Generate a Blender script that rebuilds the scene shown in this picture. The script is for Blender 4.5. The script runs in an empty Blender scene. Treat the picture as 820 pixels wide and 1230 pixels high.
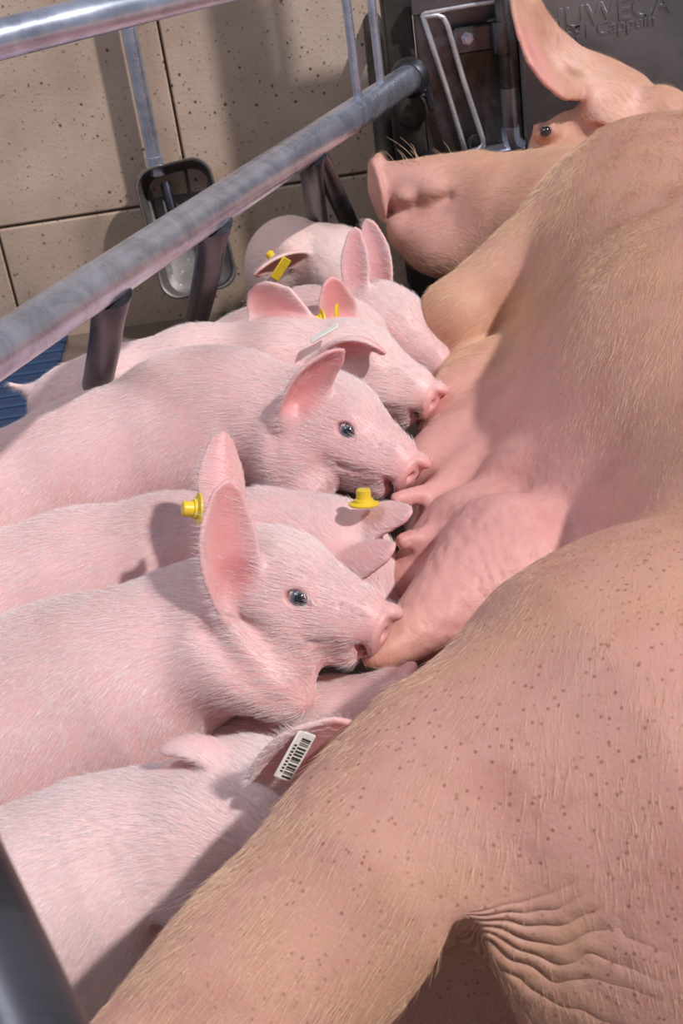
import bpy, math, random, os
import numpy as np
from mathutils import Vector, Matrix
from mathutils.bvhtree import BVHTree
rng = np.random.default_rng(7); random.seed(7)
QV = 1.0      # voxel scale
HD = 1.0      # hair density
SC = bpy.context.scene

# ------------------------------------------------------------------ camera, world, lights, exposure
FPX = 1600.0
PIT = math.radians(29.0); ROL = math.radians(8.6)
CP = np.array([0, 0, .85])
CF = np.array([0, math.cos(PIT), -math.sin(PIT)])
_R = np.array([1, 0, 0.]); _U = np.array([0, math.sin(PIT), math.cos(PIT)])
CR = math.cos(ROL)*_R - math.sin(ROL)*_U
CU = math.cos(ROL)*_U + math.sin(ROL)*_R
cam = bpy.data.cameras.new('camera'); camo = bpy.data.objects.new('camera', cam)
SC.collection.objects.link(camo); SC.camera = camo
cam.sensor_fit = 'VERTICAL'; cam.sensor_height = 36.0; cam.lens = FPX/1230*36.0
cam.clip_start = .02
M = Matrix.Identity(4)
for i, v in enumerate((CR, CU, -CF)):
    for j in range(3): M[j][i] = v[j]
for j in range(3): M[j][3] = CP[j]
camo.matrix_world = M
cam.dof.use_dof = True; cam.dof.focus_distance = 1.2; cam.dof.aperture_fstop = 20.0

W = bpy.data.worlds.new('room_light'); SC.world = W; W.use_nodes = True
W.node_tree.nodes['Background'].inputs[0].default_value = (.80, .83, 1.0, 1)
W.node_tree.nodes['Background'].inputs[1].default_value = .27

def light(name, typ, loc, target, energy, color, **kw):
    l = bpy.data.lights.new(name, typ); o = bpy.data.objects.new(name, l); SC.collection.objects.link(o)
    o.location = loc
    o.rotation_euler = (Vector(target)-Vector(loc)).to_track_quat('-Z', 'Y').to_euler()
    l.energy = energy; l.color = color
    for k, v in kw.items(): setattr(l, k, v)
    return o
light('sun_lamp', 'SUN', (2.02, -.44, 2.52), (.15, 1.0, .2), 3.0, (1.0, .95, .93), angle=math.radians(2.5))
light('fill_lamp', 'AREA', (-1.0, .9, 2.3), (0, 1.1, .2), 16, (.92, .93, 1.0), shape='RECTANGLE', size=1.3, size_y=.5)  # added soft fill from the upper left, brightens the belly and udder
SC.view_settings.view_transform = 'Standard'; SC.view_settings.look = 'None'
SC.view_settings.exposure = 0.02; SC.view_settings.gamma = 1.0; SC.view_settings.use_curve_mapping = False
try: SC.cycles_curves.shape = 'RIBBONS'
except Exception: pass
SC.cycles.max_bounces = 6; SC.cycles.use_denoising = True

def PD(x, y, d):                       # a point of the place seen in direction (x, y) at depth d metres
    return CP + (CF + CR*(x-410)/FPX - CU*(y-615)/FPX)*d
def PZ(x, y, z):
    r = CF + CR*(x-410)/FPX - CU*(y-615)/FPX
    return CP + r*((z-CP[2])/r[2])
def CV(x, y, t):                       # a direction: right, down, towards the viewer
    v = CR*x - CU*y - CF*t
    return v/np.linalg.norm(v)
def nrm(v): v = np.asarray(v, float); return v/np.linalg.norm(v)

# ------------------------------------------------------------------ materials
def new_mat(name):
    m = bpy.data.materials.new(name); m.use_nodes = True
    nt = m.node_tree; b = nt.nodes['Principled BSDF']
    return m, nt, b
def nd(nt, t, **kw):
    n = nt.nodes.new(t)
    for k, v in kw.items():
        if k in n.inputs: n.inputs[k].default_value = v
        else: setattr(n, k, v)
    return n
def lk(nt, a, ao, b, bi): nt.links.new(a.outputs[ao], b.inputs[bi])
def mixrgb(nt, fac, a, b, blend='MIX'):
    n = nt.nodes.new('ShaderNodeMix'); n.data_type = 'RGBA'; n.blend_type = blend
    for sock, v in ((n.inputs[0], fac), (n.inputs[6], a), (n.inputs[7], b)):
        if isinstance(v, bpy.types.NodeSocket): nt.links.new(v, sock)
        else: sock.default_value = v if not isinstance(v, tuple) else (*v, 1)[:4]
    return n.outputs[2]
def ramp(nt, src, stops):
    r = nt.nodes.new('ShaderNodeValToRGB'); nt.links.new(src, r.inputs[0])
    e = r.color_ramp.elements
    while len(e) < len(stops): e.new(.5)
    for i, (p, c) in enumerate(stops): e[i].position = p; e[i].color = (*c, 1)
    return r.outputs[0]

def skin_mat(name, rough=.45, mott=.5, pores=0.0, bump=.35, wr=0.0):
    m, nt, b = new_mat(name)
    at = nd(nt, 'ShaderNodeAttribute', attribute_name='Col')
    tc = nd(nt, 'ShaderNodeTexCoord')
    n1 = nd(nt, 'ShaderNodeTexNoise', Scale=22.0, Detail=6.0, Roughness=.65); lk(nt, tc, 'Object', n1, 'Vector')
    mo = ramp(nt, n1.outputs['Fac'], [(.3, (.86, .76, .75)), (.5, (1, 1, 1)), (.72, (1.08, 1.08, 1.06))])
    c = mixrgb(nt, mott, at.outputs['Color'], mo, 'MULTIPLY')
    n2 = nd(nt, 'ShaderNodeTexNoise', Scale=420.0, Detail=3.0, Roughness=.6); lk(nt, tc, 'Object', n2, 'Vector')
    h = n2.outputs['Fac']
    if pores:
        vo = nd(nt, 'ShaderNodeTexVoronoi', Scale=165.0, Randomness=1.0); lk(nt, tc, 'Object', vo, 'Vector')
        n3 = nd(nt, 'ShaderNodeTexNoise', Scale=26.0, Detail=5.0); lk(nt, tc, 'Object', n3, 'Vector')
        pr = ramp(nt, vo.outputs['Distance'], [(.13, (1, 1, 1)), (.24, (0, 0, 0))])
        am = ramp(nt, n3.outputs['Fac'], [(.30, (0, 0, 0)), (.50, (1, 1, 1))])
        pm = nd(nt, 'ShaderNodeAttribute', attribute_name='Pore')
        a1 = nd(nt, 'ShaderNodeMath', operation='MULTIPLY'); nt.links.new(pr, a1.inputs[0]); nt.links.new(am, a1.inputs[1])
        a2 = nd(nt, 'ShaderNodeMath', operation='MULTIPLY'); lk(nt, a1, 0, a2, 0); lk(nt, pm, 'Fac', a2, 1)
        a3 = nd(nt, 'ShaderNodeMath', operation='MULTIPLY'); lk(nt, a2, 0, a3, 0); a3.inputs[1].default_value = pores
        c = mixrgb(nt, a3.outputs[0], c, (.27, .105, .06))
    if pores:                               # golden and rosy areas of the coat
        n5 = nd(nt, 'ShaderNodeTexNoise', Scale=6.0, Detail=4.0, Roughness=.6, Distortion=.8); lk(nt, tc, 'Object', n5, 'Vector')
        gl = ramp(nt, n5.outputs['Fac'], [(.5, (0, 0, 0)), (.7, (.45, .45, .45))])
        um = nd(nt, 'ShaderNodeAttribute', attribute_name='Coat')
        g5 = nd(nt, 'ShaderNodeMath', operation='MULTIPLY'); nt.links.new(gl, g5.inputs[0]); lk(nt, um, 'Fac', g5, 1)
        c = mixrgb(nt, g5.outputs[0], c, (.62, .36, .19))
        n6 = nd(nt, 'ShaderNodeTexNoise', Scale=240.0, Detail=2.0); lk(nt, tc, 'Object', n6, 'Vector')
        rs = ramp(nt, n6.outputs['Fac'], [(.58, (0, 0, 0)), (.72, (.4, .4, .4))])
        c = mixrgb(nt, rs, c, (.62, .26, .20))
    nt.links.new(c, b.inputs['Base Color'])
    b.inputs['Roughness'].default_value = rough
    b.inputs['Subsurface Weight'].default_value = .35
    b.inputs['Subsurface Radius'].default_value = (1.0, .35, .22)
    b.inputs['Subsurface Scale'].default_value = .006
    b.inputs['Specular IOR Level'].default_value = .4
    bp = nd(nt, 'ShaderNodeBump', Strength=bump, Distance=.0009); nt.links.new(h, bp.inputs['Height'])
    last = bp
    if wr:                                  # crossing skin wrinkles, strength from the Wrinkle attribute
        wm = nd(nt, 'ShaderNodeAttribute', attribute_name='Wrinkle')
        wv = nd(nt, 'ShaderNodeTexVoronoi', Scale=105.0, feature='SMOOTH_F1'); 
        mp = nd(nt, 'ShaderNodeMapping'); mp.inputs['Scale'].default_value = (1.0, .6, 1.0)
        lk(nt, tc, 'Object', mp, 'Vector'); lk(nt, mp, 0, wv, 'Vector')
        b2 = nd(nt, 'ShaderNodeBump', Distance=.004)
        a4 = nd(nt, 'ShaderNodeMath', operation='MULTIPLY'); lk(nt, wm, 'Fac', a4, 0); a4.inputs[1].default_value = wr
        lk(nt, a4, 0, b2, 'Strength'); lk(nt, wv, 'Distance', b2, 'Height'); lk(nt, bp, 0, b2, 'Normal'); last = b2
    if wr:                                  # folds fanning out of the groin
        fa = nd(nt, 'ShaderNodeAttribute', attribute_name='FanA'); fm = nd(nt, 'ShaderNodeAttribute', attribute_name='FanM')
        fn = nd(nt, 'ShaderNodeTexNoise', Scale=14.0, Detail=2.0); lk(nt, tc, 'Object', fn, 'Vector')
        m1 = nd(nt, 'ShaderNodeMath', operation='MULTIPLY'); lk(nt, fa, 'Fac', m1, 0); m1.inputs[1].default_value = 23.0
        m2 = nd(nt, 'ShaderNodeMath', operation='MULTIPLY_ADD'); lk(nt, fn, 'Fac', m2, 0); m2.inputs[1].default_value = 17.0; lk(nt, m1, 0, m2, 2)
        m3 = nd(nt, 'ShaderNodeMath', operation='SINE'); lk(nt, m2, 0, m3, 0)
        m4 = nd(nt, 'ShaderNodeMath', operation='ABSOLUTE'); lk(nt, m3, 0, m4, 0)
        m5 = nd(nt, 'ShaderNodeMath', operation='POWER'); lk(nt, m4, 0, m5, 0); m5.inputs[1].default_value = .5
        b3 = nd(nt, 'ShaderNodeBump', Distance=.0042); lk(nt, fm, 'Fac', b3, 'Strength'); lk(nt, m5, 0, b3, 'Height'); lk(nt, last, 0, b3, 'Normal'); last = b3
    lk(nt, last, 0, b, 'Normal')
    return m
def hair_mat(name, col, rough=.35, tr=.25):
    m, nt, b = new_mat(name)
    b.inputs['Base Color'].default_value = (*col, 1); b.inputs['Roughness'].default_value = rough
    b.inputs['Specular IOR Level'].default_value = .6
    hi = nd(nt, 'ShaderNodeHairInfo')
    c = ramp(nt, hi.outputs['Random'], [(0, tuple(v*.8 for v in col)), (1, tuple(min(1, v*1.12) for v in col))])
    nt.links.new(c, b.inputs['Base Color'])
    return m
M_PIG = skin_mat('piglet_skin', .42, .45, 0, .3)
M_SOW = skin_mat('sow_skin', .5, .8, .85, .5, .8)
M_WHAIR = hair_mat('white_bristle', (.94, .80, .79))
M_GHAIR = hair_mat('golden_bristle', (.86, .62, .40))

def metal_mat(name, c0, c1, rough=.35, scale=9., metallic=1., spots=True, bumpd=.0006):
    m, nt, b = new_mat(name); tc = nd(nt, 'ShaderNodeTexCoord')
    n = nd(nt, 'ShaderNodeTexNoise', Scale=scale, Detail=8.0, Roughness=.7, Distortion=.6); lk(nt, tc, 'Object', n, 'Vector')
    c = ramp(nt, n.outputs['Fac'], [(.35, c0), (.62, c1)])
    if spots:
        v = nd(nt, 'ShaderNodeTexNoise', Scale=scale*22, Detail=2.0); lk(nt, tc, 'Object', v, 'Vector')
        sp = ramp(nt, v.outputs['Fac'], [(.66, (0, 0, 0)), (.74, (1, 1, 1))])
        c = mixrgb(nt, sp, c, (.5, .46, .42))
    nt.links.new(c, b.inputs['Base Color'])
    b.inputs['Metallic'].default_value = metallic
    rr = nt.nodes.new('ShaderNodeMapRange'); lk(nt, n, 'Fac', rr, 0); rr.inputs[3].default_value = rough*.7; rr.inputs[4].default_value = rough*1.5
    lk(nt, rr, 0, b, 'Roughness')
    bp = nd(nt, 'ShaderNodeBump', Strength=.4, Distance=bumpd); lk(nt, n, 'Fac', bp, 'Height'); lk(nt, bp, 0, b, 'Normal')
    return m
def flat_mat(name, c, rough=.5, metallic=0., spec=.5):
    m, nt, b = new_mat(name); tc = nd(nt, 'ShaderNodeTexCoord')
    n = nd(nt, 'ShaderNodeTexNoise', Scale=60., Detail=3.0); lk(nt, tc, 'Object', n, 'Vector')
    cc = ramp(nt, n.outputs['Fac'], [(.3, tuple(v*.86 for v in c)), (.6, c)])
    nt.links.new(cc, b.inputs['Base Color'])
    b.inputs['Roughness'].default_value = rough; b.inputs['Metallic'].default_value = metallic
    b.inputs['Specular IOR Level'].default_value = spec
    return m
M_RAIL = metal_mat('galvanised_steel', (.42, .46, .56), (.66, .72, .86), .26, 22., .85, False, .0001)
M_POST = metal_mat('dark_worn_steel', (.03, .03, .04), (.11, .11, .13), .33, 18., .7, False)
M_STEEL = metal_mat('brushed_stainless', (.22, .215, .22), (.36, .36, .38), .33, 3., .95, False)
M_DSTEEL = metal_mat('stained_stainless', (.07, .06, .055), (.26, .26, .28), .3, 7., .9, False)
M_CHROME = metal_mat('bright_wire_steel', (.66, .68, .74), (.90, .91, .95), .25, 20., .7, False)
M_DARK = metal_mat('grimy_metal_and_gap_dark', (.02, .018, .017), (.07, .058, .05), .5, 12., .4, False)
M_YEL = flat_mat('yellow_plastic', (.80, .58, .035), .4)
M_WHT = flat_mat('white_plastic', (.80, .78, .72), .45)
M_INK = flat_mat('black_print', (.03, .03, .03), .6)

# ------------------------------------------------------------------ implicit surfaces
f32 = np.float32
class Sdf:
    def __init__(s): s.ops = []; s.paint = []; s.flow = []; s.bare = []
    def ell(s, c, r, R=None, k=.02, sub=False):
        c = np.array(c, f32); r = np.array(np.broadcast_to(r, 3), f32)
        R = np.eye(3, dtype=f32) if R is None else np.array(R, f32)     # rows = local axes
        def fn(p):
            q = (p-c)@R.T
            k0 = np.sqrt(((q/r)**2).sum(1)); k1 = np.sqrt(((q/(r*r))**2).sum(1))+1e-9
            return np.where(k0 < 1e-3, -r.min(), k0*(k0-1)/k1)
        e = np.abs(R.T)@r
        s.ops.append((fn, k, sub, c-e, c+e))
    def cone(s, a, b, ra, rb, k=.02, sub=False):
        a = np.array(a, f32); b = np.array(b, f32); ab = b-a; L = float(ab@ab)+1e-12
        def fn(p):
            h = np.clip(((p-a)@ab)/L, 0, 1)
            return np.sqrt((((p-a)-h[:, None]*ab)**2).sum(1)) - (ra+(rb-ra)*h)
        s.ops.append((fn, k, sub, np.minimum(a-ra, b-rb), np.maximum(a+ra, b+rb)))
    def chain(s, pts, k=.02):
        for (a, ra), (b, rb) in zip(pts[:-1], pts[1:]): s.cone(a, b, ra, rb, k)
    def sheet(s, V, F, th, k=.006):
        bv = BVHTree.FromPolygons([Vector(v) for v in V], F); V = np.array(V)
        lo = V.min(0)-.03; hi = V.max(0)+.03; th = np.array(th); FA = [th[list(q)].mean() for q in F]
        def fn(p):
            d = np.maximum(np.maximum(lo-p, p-hi), 0); out = np.sqrt((d**2).sum(1)).astype(f32)+.03
            for i in np.nonzero(out < .0301)[0]:
                r = bv.find_nearest(p[i])
                out[i] = r[3]-FA[r[2]]
            return out
        s.ops.append((fn, k, False, (lo+.026).astype(f32), (hi-.026).astype(f32)))
    def eval(s, p, idx=None):
        d = np.full(len(p), 9., f32)
        for i in (range(len(s.ops)) if idx is None else idx):
            fn, k, sub, _, _ = s.ops[i]; v = fn(p).astype(f32)
            if sub:
                v = -v; h = np.maximum(k-np.abs(d-v), 0)/k; d = np.maximum(d, v)+h*h*k*.25
            else:
                h = np.maximum(k-np.abs(d-v), 0)/k; d = np.minimum(d, v)-h*h*k*.25
        return d
    def mesh(s, vox, lo=None, hi=None, smooth=1):
        vox = vox*QV
        L = np.min([o[3] for o in s.ops if not o[2]], 0)-2*vox; H = np.max([o[4] for o in s.ops if not o[2]], 0)+2*vox
        if lo is not None: L = np.maximum(L, lo)
        if hi is not None: H = np.minimum(H, hi)
        B = 12; nb = np.ceil((H-L)/(vox*B)).astype(int)
        G = np.full(nb*B+1, 1.0, f32)
        gi = np.stack(np.meshgrid(*[np.arange(n) for n in nb], indexing='ij'), -1).reshape(-1, 3)
        cen = (L+(gi+.5)*B*vox).astype(f32); Rb = vox*B*.87
        lows = []
        dmin = np.full(len(cen), 9., f32)
        for fn, k, sub, bl, bh in s.ops:
            bd = np.sqrt((np.maximum(np.maximum(bl-cen, cen-bh), 0)**2).sum(1))
            lows.append(bd)
        tot = s.eval(cen) if not any(False for _ in ()) else None
        lows = np.array(lows)
        oo = np.arange(B)
        loc = np.stack(np.meshgrid(oo, oo, oo, indexing='ij'), -1).reshape(-1, 3)*vox
        # full lattice of block corners is shared; each block fills [0,B)
        for bi in range(len(cen)):
            x, y, z = gi[bi]*B
            if tot[bi] > Rb*1.35+.02: continue
            if tot[bi] < -Rb*1.35-.03: G[x:x+B, y:y+B, z:z+B] = -1; continue
            idx = [i for i in range(len(s.ops)) if lows[i, bi] < Rb+s.ops[i][1]+.012]
            p = (loc+(L+gi[bi]*B*vox)).astype(f32)
            if not idx: continue
            G[x:x+B, y:y+B, z:z+B] = s.eval(p, idx).reshape(B, B, B)
        G[-1], G[:, -1], G[:, :, -1] = 1, 1, 1
        G[0], G[:, 0], G[:, :, 0] = 1, 1, 1
        return surface_nets(G, L, vox, smooth)

def surface_nets(G, L, vox, smooth):
    S = G < 0
    n = np.array(G.shape)-1
    cnt = np.zeros(n, np.int8)
    for dx in (0, 1):
        for dy in (0, 1):
            for dz in (0, 1): cnt += S[dx:dx+n[0], dy:dy+n[1], dz:dz+n[2]]
    cells = np.argwhere((cnt > 0) & (cnt < 8))
    ids = np.full(n, -1, np.int64); ids[tuple(cells.T)] = np.arange(len(cells))
    acc = np.zeros((len(cells), 3)); w = np.zeros(len(cells))
    cor = [(a, b, c) for a in (0, 1) for b in (0, 1) for c in (0, 1)]
    for a in cor:
        for ax in range(3):
            if a[ax]: continue
            b = list(a); b[ax] = 1
            va = G[tuple((cells+a).T)]; vb = G[tuple((cells+b).T)]
            m = (va < 0) != (vb < 0); t = va[m]/(va[m]-vb[m])
            pt = np.tile(np.array(a, float), (m.sum(), 1)); pt[:, ax] = t
            acc[m] += pt; w[m] += 1
    V = L+(cells+acc/w[:, None])*vox
    Q = []
    for ax in range(3):
        o = [0, 0, 0]; o[ax] = 1; u, v = [(1, 2), (2, 0), (0, 1)][ax]
        A = S[:-1, :-1, :-1]; Bm = S[o[0]:o[0]+n[0], o[1]:o[1]+n[1], o[2]:o[2]+n[2]]
        e = np.argwhere(A != Bm); e = e[(e[:, u] > 0) & (e[:, v] > 0)]
        du = np.zeros(3, int); du[u] = 1; dv = np.zeros(3, int); dv[v] = 1
        q = np.stack([ids[tuple((e-du-dv).T)], ids[tuple((e-dv).T)], ids[tuple(e.T)], ids[tuple((e-du).T)]], 1)
        fl = A[tuple(e.T)] == False
        q[fl] = q[fl][:, ::-1]
        Q.append(q[(q >= 0).all(1)])
    Q = np.concatenate(Q)
    for _ in range(smooth):                    # light relaxing of the lattice
        s_ = np.zeros_like(V); c_ = np.zeros(len(V))
        for i in range(4):
            a, b = Q[:, i], Q[:, (i+1) % 4]
            for k in range(3): s_[:, k] += np.bincount(a, V[b, k], len(V))+np.bincount(b, V[a, k], len(V))
            c_ += np.bincount(a, minlength=len(V))+np.bincount(b, minlength=len(V))
        V = V*.5+.5*s_/np.maximum(c_, 1)[:, None]
    return V, Q

def link_mesh(name, V, Q, mat, parent=None, smooth=True):
    me = bpy.data.meshes.new(name)
    Q = np.asarray(Q)
    me.vertices.add(len(V)); me.vertices.foreach_set('co', np.asarray(V, f32).ravel())
    k = Q.shape[1]
    me.loops.add(Q.size); me.loops.foreach_set('vertex_index', Q.astype(np.int32).ravel())
    me.polygons.add(len(Q)); me.polygons.foreach_set('loop_start', np.arange(0, Q.size, k, dtype=np.int32))
    me.polygons.foreach_set('use_smooth', np.full(len(Q), smooth))
    me.update(calc_edges=True); me.validate()
    me.materials.append(mat)
    o = bpy.data.objects.new(name, me); SC.collection.objects.link(o)
    if parent: put(o, parent)
    return o
def put(o, parent):
    o.parent = parent; o.matrix_parent_inverse = Matrix.Translation(-parent.location)
def vnormals(V, Q):
    n = np.cross(V[Q[:, 2]]-V[Q[:, 0]], V[Q[:, 3]]-V[Q[:, 1]])
    N = np.zeros_like(V)
    for i in range(4):
        for k in range(3): N[:, k] += np.bincount(Q[:, i], n[:, k], len(V))
    return N/(np.linalg.norm(N, axis=1)[:, None]+1e-12)

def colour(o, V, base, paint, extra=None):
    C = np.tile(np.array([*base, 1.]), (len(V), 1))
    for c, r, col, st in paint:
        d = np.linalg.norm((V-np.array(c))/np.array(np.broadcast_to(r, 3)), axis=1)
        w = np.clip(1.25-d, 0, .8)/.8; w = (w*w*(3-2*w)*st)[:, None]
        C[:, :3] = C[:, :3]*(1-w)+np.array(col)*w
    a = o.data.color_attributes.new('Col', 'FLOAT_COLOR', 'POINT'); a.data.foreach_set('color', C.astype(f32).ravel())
    for k, v in (extra or {}).items():
        a = o.data.attributes.new(k, 'FLOAT', 'POINT'); a.data.foreach_set('value', v.astype(f32))

def fur(name, parent, V, Q, n, length, rad, mat, flow, lift=.35, dens=None, lenf=None, seg=4, curl=.12):
    n = int(n*HD)
    N = vnormals(V, Q)
    a = np.linalg.norm(np.cross(V[Q[:, 2]]-V[Q[:, 0]], V[Q[:, 3]]-V[Q[:, 1]]), axis=1)
    fc = V[Q].mean(1); fn_ = N[Q].mean(1)
    face = ((CP-fc)*fn_).sum(1)/np.linalg.norm(CP-fc, axis=1)
    pr = a*np.clip(.15+face*4, .08, 1)
    if dens is not None: pr = pr*dens(fc)
    pr /= pr.sum()
    fi = rng.choice(len(Q), n, p=pr)
    u = rng.random((n, 1)); v = rng.random((n, 1)); q = Q[fi]
    bl = lambda A: (A[q[:, 0]]*(1-u)+A[q[:, 1]]*u)*(1-v)+(A[q[:, 3]]*(1-u)+A[q[:, 2]]*u)*v
    P = bl(V); Nn = bl(N)
    Fv = flow(P); Fv = Fv-(Fv*Nn).sum(1)[:, None]*Nn; Fv /= np.linalg.norm(Fv, axis=1)[:, None]+1e-6
    Fv += rng.normal(0, .10, (n, 3))
    # low-frequency swirl so the coat lies in tufts
    sw = np.sin(P[:, [1, 2, 0]]*95+2)*np.cos(P[:, [2, 0, 1]]*70)
    Fv += sw*curl
    Ln = length*rng.uniform(.55, 1.15, (n, 1))
    if lenf is not None: Ln = Ln*lenf(P)[:, None]
    lf = lift*rng.uniform(.4, 1.4, (n, 1))
    pts = np.zeros((n, seg, 3))
    pos = P-Nn*.0004
    for i in range(seg):
        pts[:, i] = pos
        t = i/(seg-1)
        d = Fv+Nn*lf*(1-t*1.1); d /= np.linalg.norm(d, axis=1)[:, None]
        pos = pos+d*Ln/(seg-1)
    cv = bpy.data.hair_curves.new(name); cv.add_curves([seg]*n)
    cv.attributes['position'].data.foreach_set('vector', pts.astype(f32).ravel())
    ra = cv.attributes.get('radius') or cv.attributes.new('radius', 'FLOAT', 'POINT')
    ra.data.foreach_set('value', np.tile(np.linspace(1, .25, seg)*rad, n).astype(f32))
    cv.materials.append(mat)
    o = bpy.data.objects.new(name, cv); SC.collection.objects.link(o); put(o, parent)
    o['kind'] = 'stuff'
    return o
def flow_field(anchors):
    A = np.array([a for a, _ in anchors]); D = np.array([nrm(d) for _, d in anchors])
    def f(P):
        d2 = ((P[:, None]-A[None])**2).sum(2); w = np.exp(-d2/(2*.05**2))+1e-9/(d2+1e-4)
        return (w[:, :, None]*D[None]).sum(1)
    return f

# ------------------------------------------------------------------ thing helpers
def thing(name, loc, label, cat, group=None):
    o = bpy.data.objects.new(name, None); SC.collection.objects.link(o); o.location = loc; o.empty_display_size = .05
    o['label'] = label; o['category'] = cat
    if group: o['group'] = group
    return o
class MB:
    def __init__(s): s.V = []; s.F = []
    def add(s, V, F): b = len(s.V); s.V += [tuple(v) for v in V]; s.F += [tuple(i+b for i in f) for f in F]
    def tube(s, pts, r, seg=20, cap=True):
        pts = [np.array(p, float) for p in pts]; rs = r if hasattr(r, '__len__') else [r]*len(pts)
        V = []; up = None
        for i, p in enumerate(pts):
            t = nrm((pts[min(i+1, len(pts)-1)]-pts[max(i-1, 0)]))
            if up is None: up = nrm(np.cross(t, [0.13, .2, .97]))
            up = nrm(up-t*(up@t)); w = np.cross(t, up)
            for k in range(seg):
                a = 2*math.pi*k/seg; V.append(p+(up*math.cos(a)+w*math.sin(a))*rs[i])
        F = [(i*seg+k, i*seg+(k+1) % seg, (i+1)*seg+(k+1) % seg, (i+1)*seg+k) for i in range(len(pts)-1) for k in range(seg)]
        if cap: F += [tuple(range(seg))[::-1], tuple((len(pts)-1)*seg+k for k in range(seg))]
        s.add(V, F)
    def box(s, c, R, h, bev=.0):                       # R rows = axes, h = half sizes, edges chamfered by bev
        c = np.array(c, float); R = np.array(R, float); hx, hy, hz = h; b = min(bev, hx*.9, hy*.9, hz*.9)
        if b <= 0:
            V = [c+R[0]*sx*hx+R[1]*sy*hy+R[2]*sz*hz for sz in (-1, 1) for sx, sy in ((-1, -1), (1, -1), (1, 1), (-1, 1))]
            s.add(V, [(3, 2, 1, 0), (4, 5, 6, 7), (0, 1, 5, 4), (1, 2, 6, 5), (2, 3, 7, 6), (3, 0, 4, 7)]); return
        rings = []
        for z, ins in ((-hz, b), (-hz+b, 0), (hz-b, 0), (hz, b)):
            x, y = hx-ins, hy-ins; cc = b*.8
            rings.append([c+R[0]*px+R[1]*py+R[2]*z for px, py in ((-x+cc, -y), (x-cc, -y), (x, -y+cc), (x, y-cc), (x-cc, y), (-x+cc, y), (-x, y-cc), (-x, -y+cc))])
        V = [v for r in rings for v in r]
        F = [(i*8+k, i*8+(k+1) % 8, (i+1)*8+(k+1) % 8, (i+1)*8+k) for i in range(3) for k in range(8)]
        F += [tuple(range(8))[::-1], tuple(24+k for k in range(8))]
        s.add(V, F)
    def lathe(s, c, ax, prof, seg=28):
        ax = nrm(ax); u = nrm(np.cross(ax, [.31, .2, .93])); w = np.cross(ax, u); c = np.array(c, float)
        V = [c+ax*h+(u*math.cos(2*math.pi*k/seg)+w*math.sin(2*math.pi*k/seg))*r for r, h in prof for k in range(seg)]
        n = len(prof); F = [(i*seg+k, i*seg+(k+1) % seg, (i+1)*seg+(k+1) % seg, (i+1)*seg+k) for i in range(n-1) for k in range(seg)]
        F += [tuple(range(seg))[::-1], tuple((n-1)*seg+k for k in range(seg))]
        s.add(V, F)
    def build(s, name, mat, parent=None, auto=35):
        me = bpy.data.meshes.new(name); me.from_pydata([tuple(map(float, v)) for v in s.V], [], s.F)
        me.validate(); me.update(); me.materials.append(mat)
        me.polygons.foreach_set('use_smooth', np.full(len(me.polygons), True))
        me.set_sharp_from_angle(angle=math.radians(auto))
        o = bpy.data.objects.new(name, me); SC.collection.objects.link(o)
        if parent: put(o, parent)
        return o
def tag(o, label, cat, group=None):
    o['label'] = label; o['category'] = cat
    if group: o['group'] = group
    return o
def structure(o): o['kind'] = 'structure'; return o
# ------------------------------------------------------------------ room
WY = 2.36                                               # back wall
def wall_mat():
    m, nt, b = new_mat('speckled_wall_panel'); tc = nd(nt, 'ShaderNodeTexCoord')
    n = nd(nt, 'ShaderNodeTexNoise', Scale=4., Detail=7.0, Roughness=.6); lk(nt, tc, 'Object', n, 'Vector')
    c = ramp(nt, n.outputs['Fac'], [(.3, (.40, .285, .21)), (.55, (.53, .40, .31)), (.75, (.62, .50, .405))])
    v = nd(nt, 'ShaderNodeTexVoronoi', Scale=52.0); lk(nt, tc, 'Object', v, 'Vector')
    n2 = nd(nt, 'ShaderNodeTexNoise', Scale=21., Detail=1.0); lk(nt, tc, 'Object', n2, 'Vector')
    s1 = ramp(nt, v.outputs['Distance'], [(.10, (1, 1, 1)), (.19, (0, 0, 0))])
    s2 = ramp(nt, n2.outputs['Fac'], [(.47, (0, 0, 0)), (.56, (1, 1, 1))])
    k = mixrgb(nt, 1.0, s1, s2, 'MULTIPLY')
    c = mixrgb(nt, k, c, (.10, .065, .045))
    v2 = nd(nt, 'ShaderNodeTexNoise', Scale=160., Detail=2.0); lk(nt, tc, 'Object', v2, 'Vector')
    s3 = ramp(nt, v2.outputs['Fac'], [(.66, (0, 0, 0)), (.72, (1, 1, 1))])
    c = mixrgb(nt, s3, c, (.16, .11, .08))
    sep = nd(nt, 'ShaderNodeSeparateXYZ'); lk(nt, tc, 'Object', sep, 0)
    mr = nd(nt, 'ShaderNodeMapRange'); lk(nt, sep, 'Z', mr, 0); mr.inputs[1].default_value = 0; mr.inputs[2].default_value = .28; mr.inputs[3].default_value = .75; mr.inputs[4].default_value = 0
    n4 = nd(nt, 'ShaderNodeTexNoise', Scale=9., Detail=5.0); lk(nt, tc, 'Object', n4, 'Vector')
    mm = nd(nt, 'ShaderNodeMath', operation='MULTIPLY'); lk(nt, mr, 0, mm, 0); lk(nt, n4, 'Fac', mm, 1)
    c = mixrgb(nt, mm.outputs[0], c, (.19, .13, .085))         # splashed dirt low on the wall
    nt.links.new(c, b.inputs['Base Color']); b.inputs['Roughness'].default_value = .55
    bp = nd(nt, 'ShaderNodeBump', Strength=.3, Distance=.002); lk(nt, v2, 'Fac', bp, 'Height'); lk(nt, bp, 0, b, 'Normal')
    return m
M_WALL = wall_mat(); M_GROUT = flat_mat('grey_mortar', (.22, .18, .14), .8)
I3 = np.eye(3)
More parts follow.
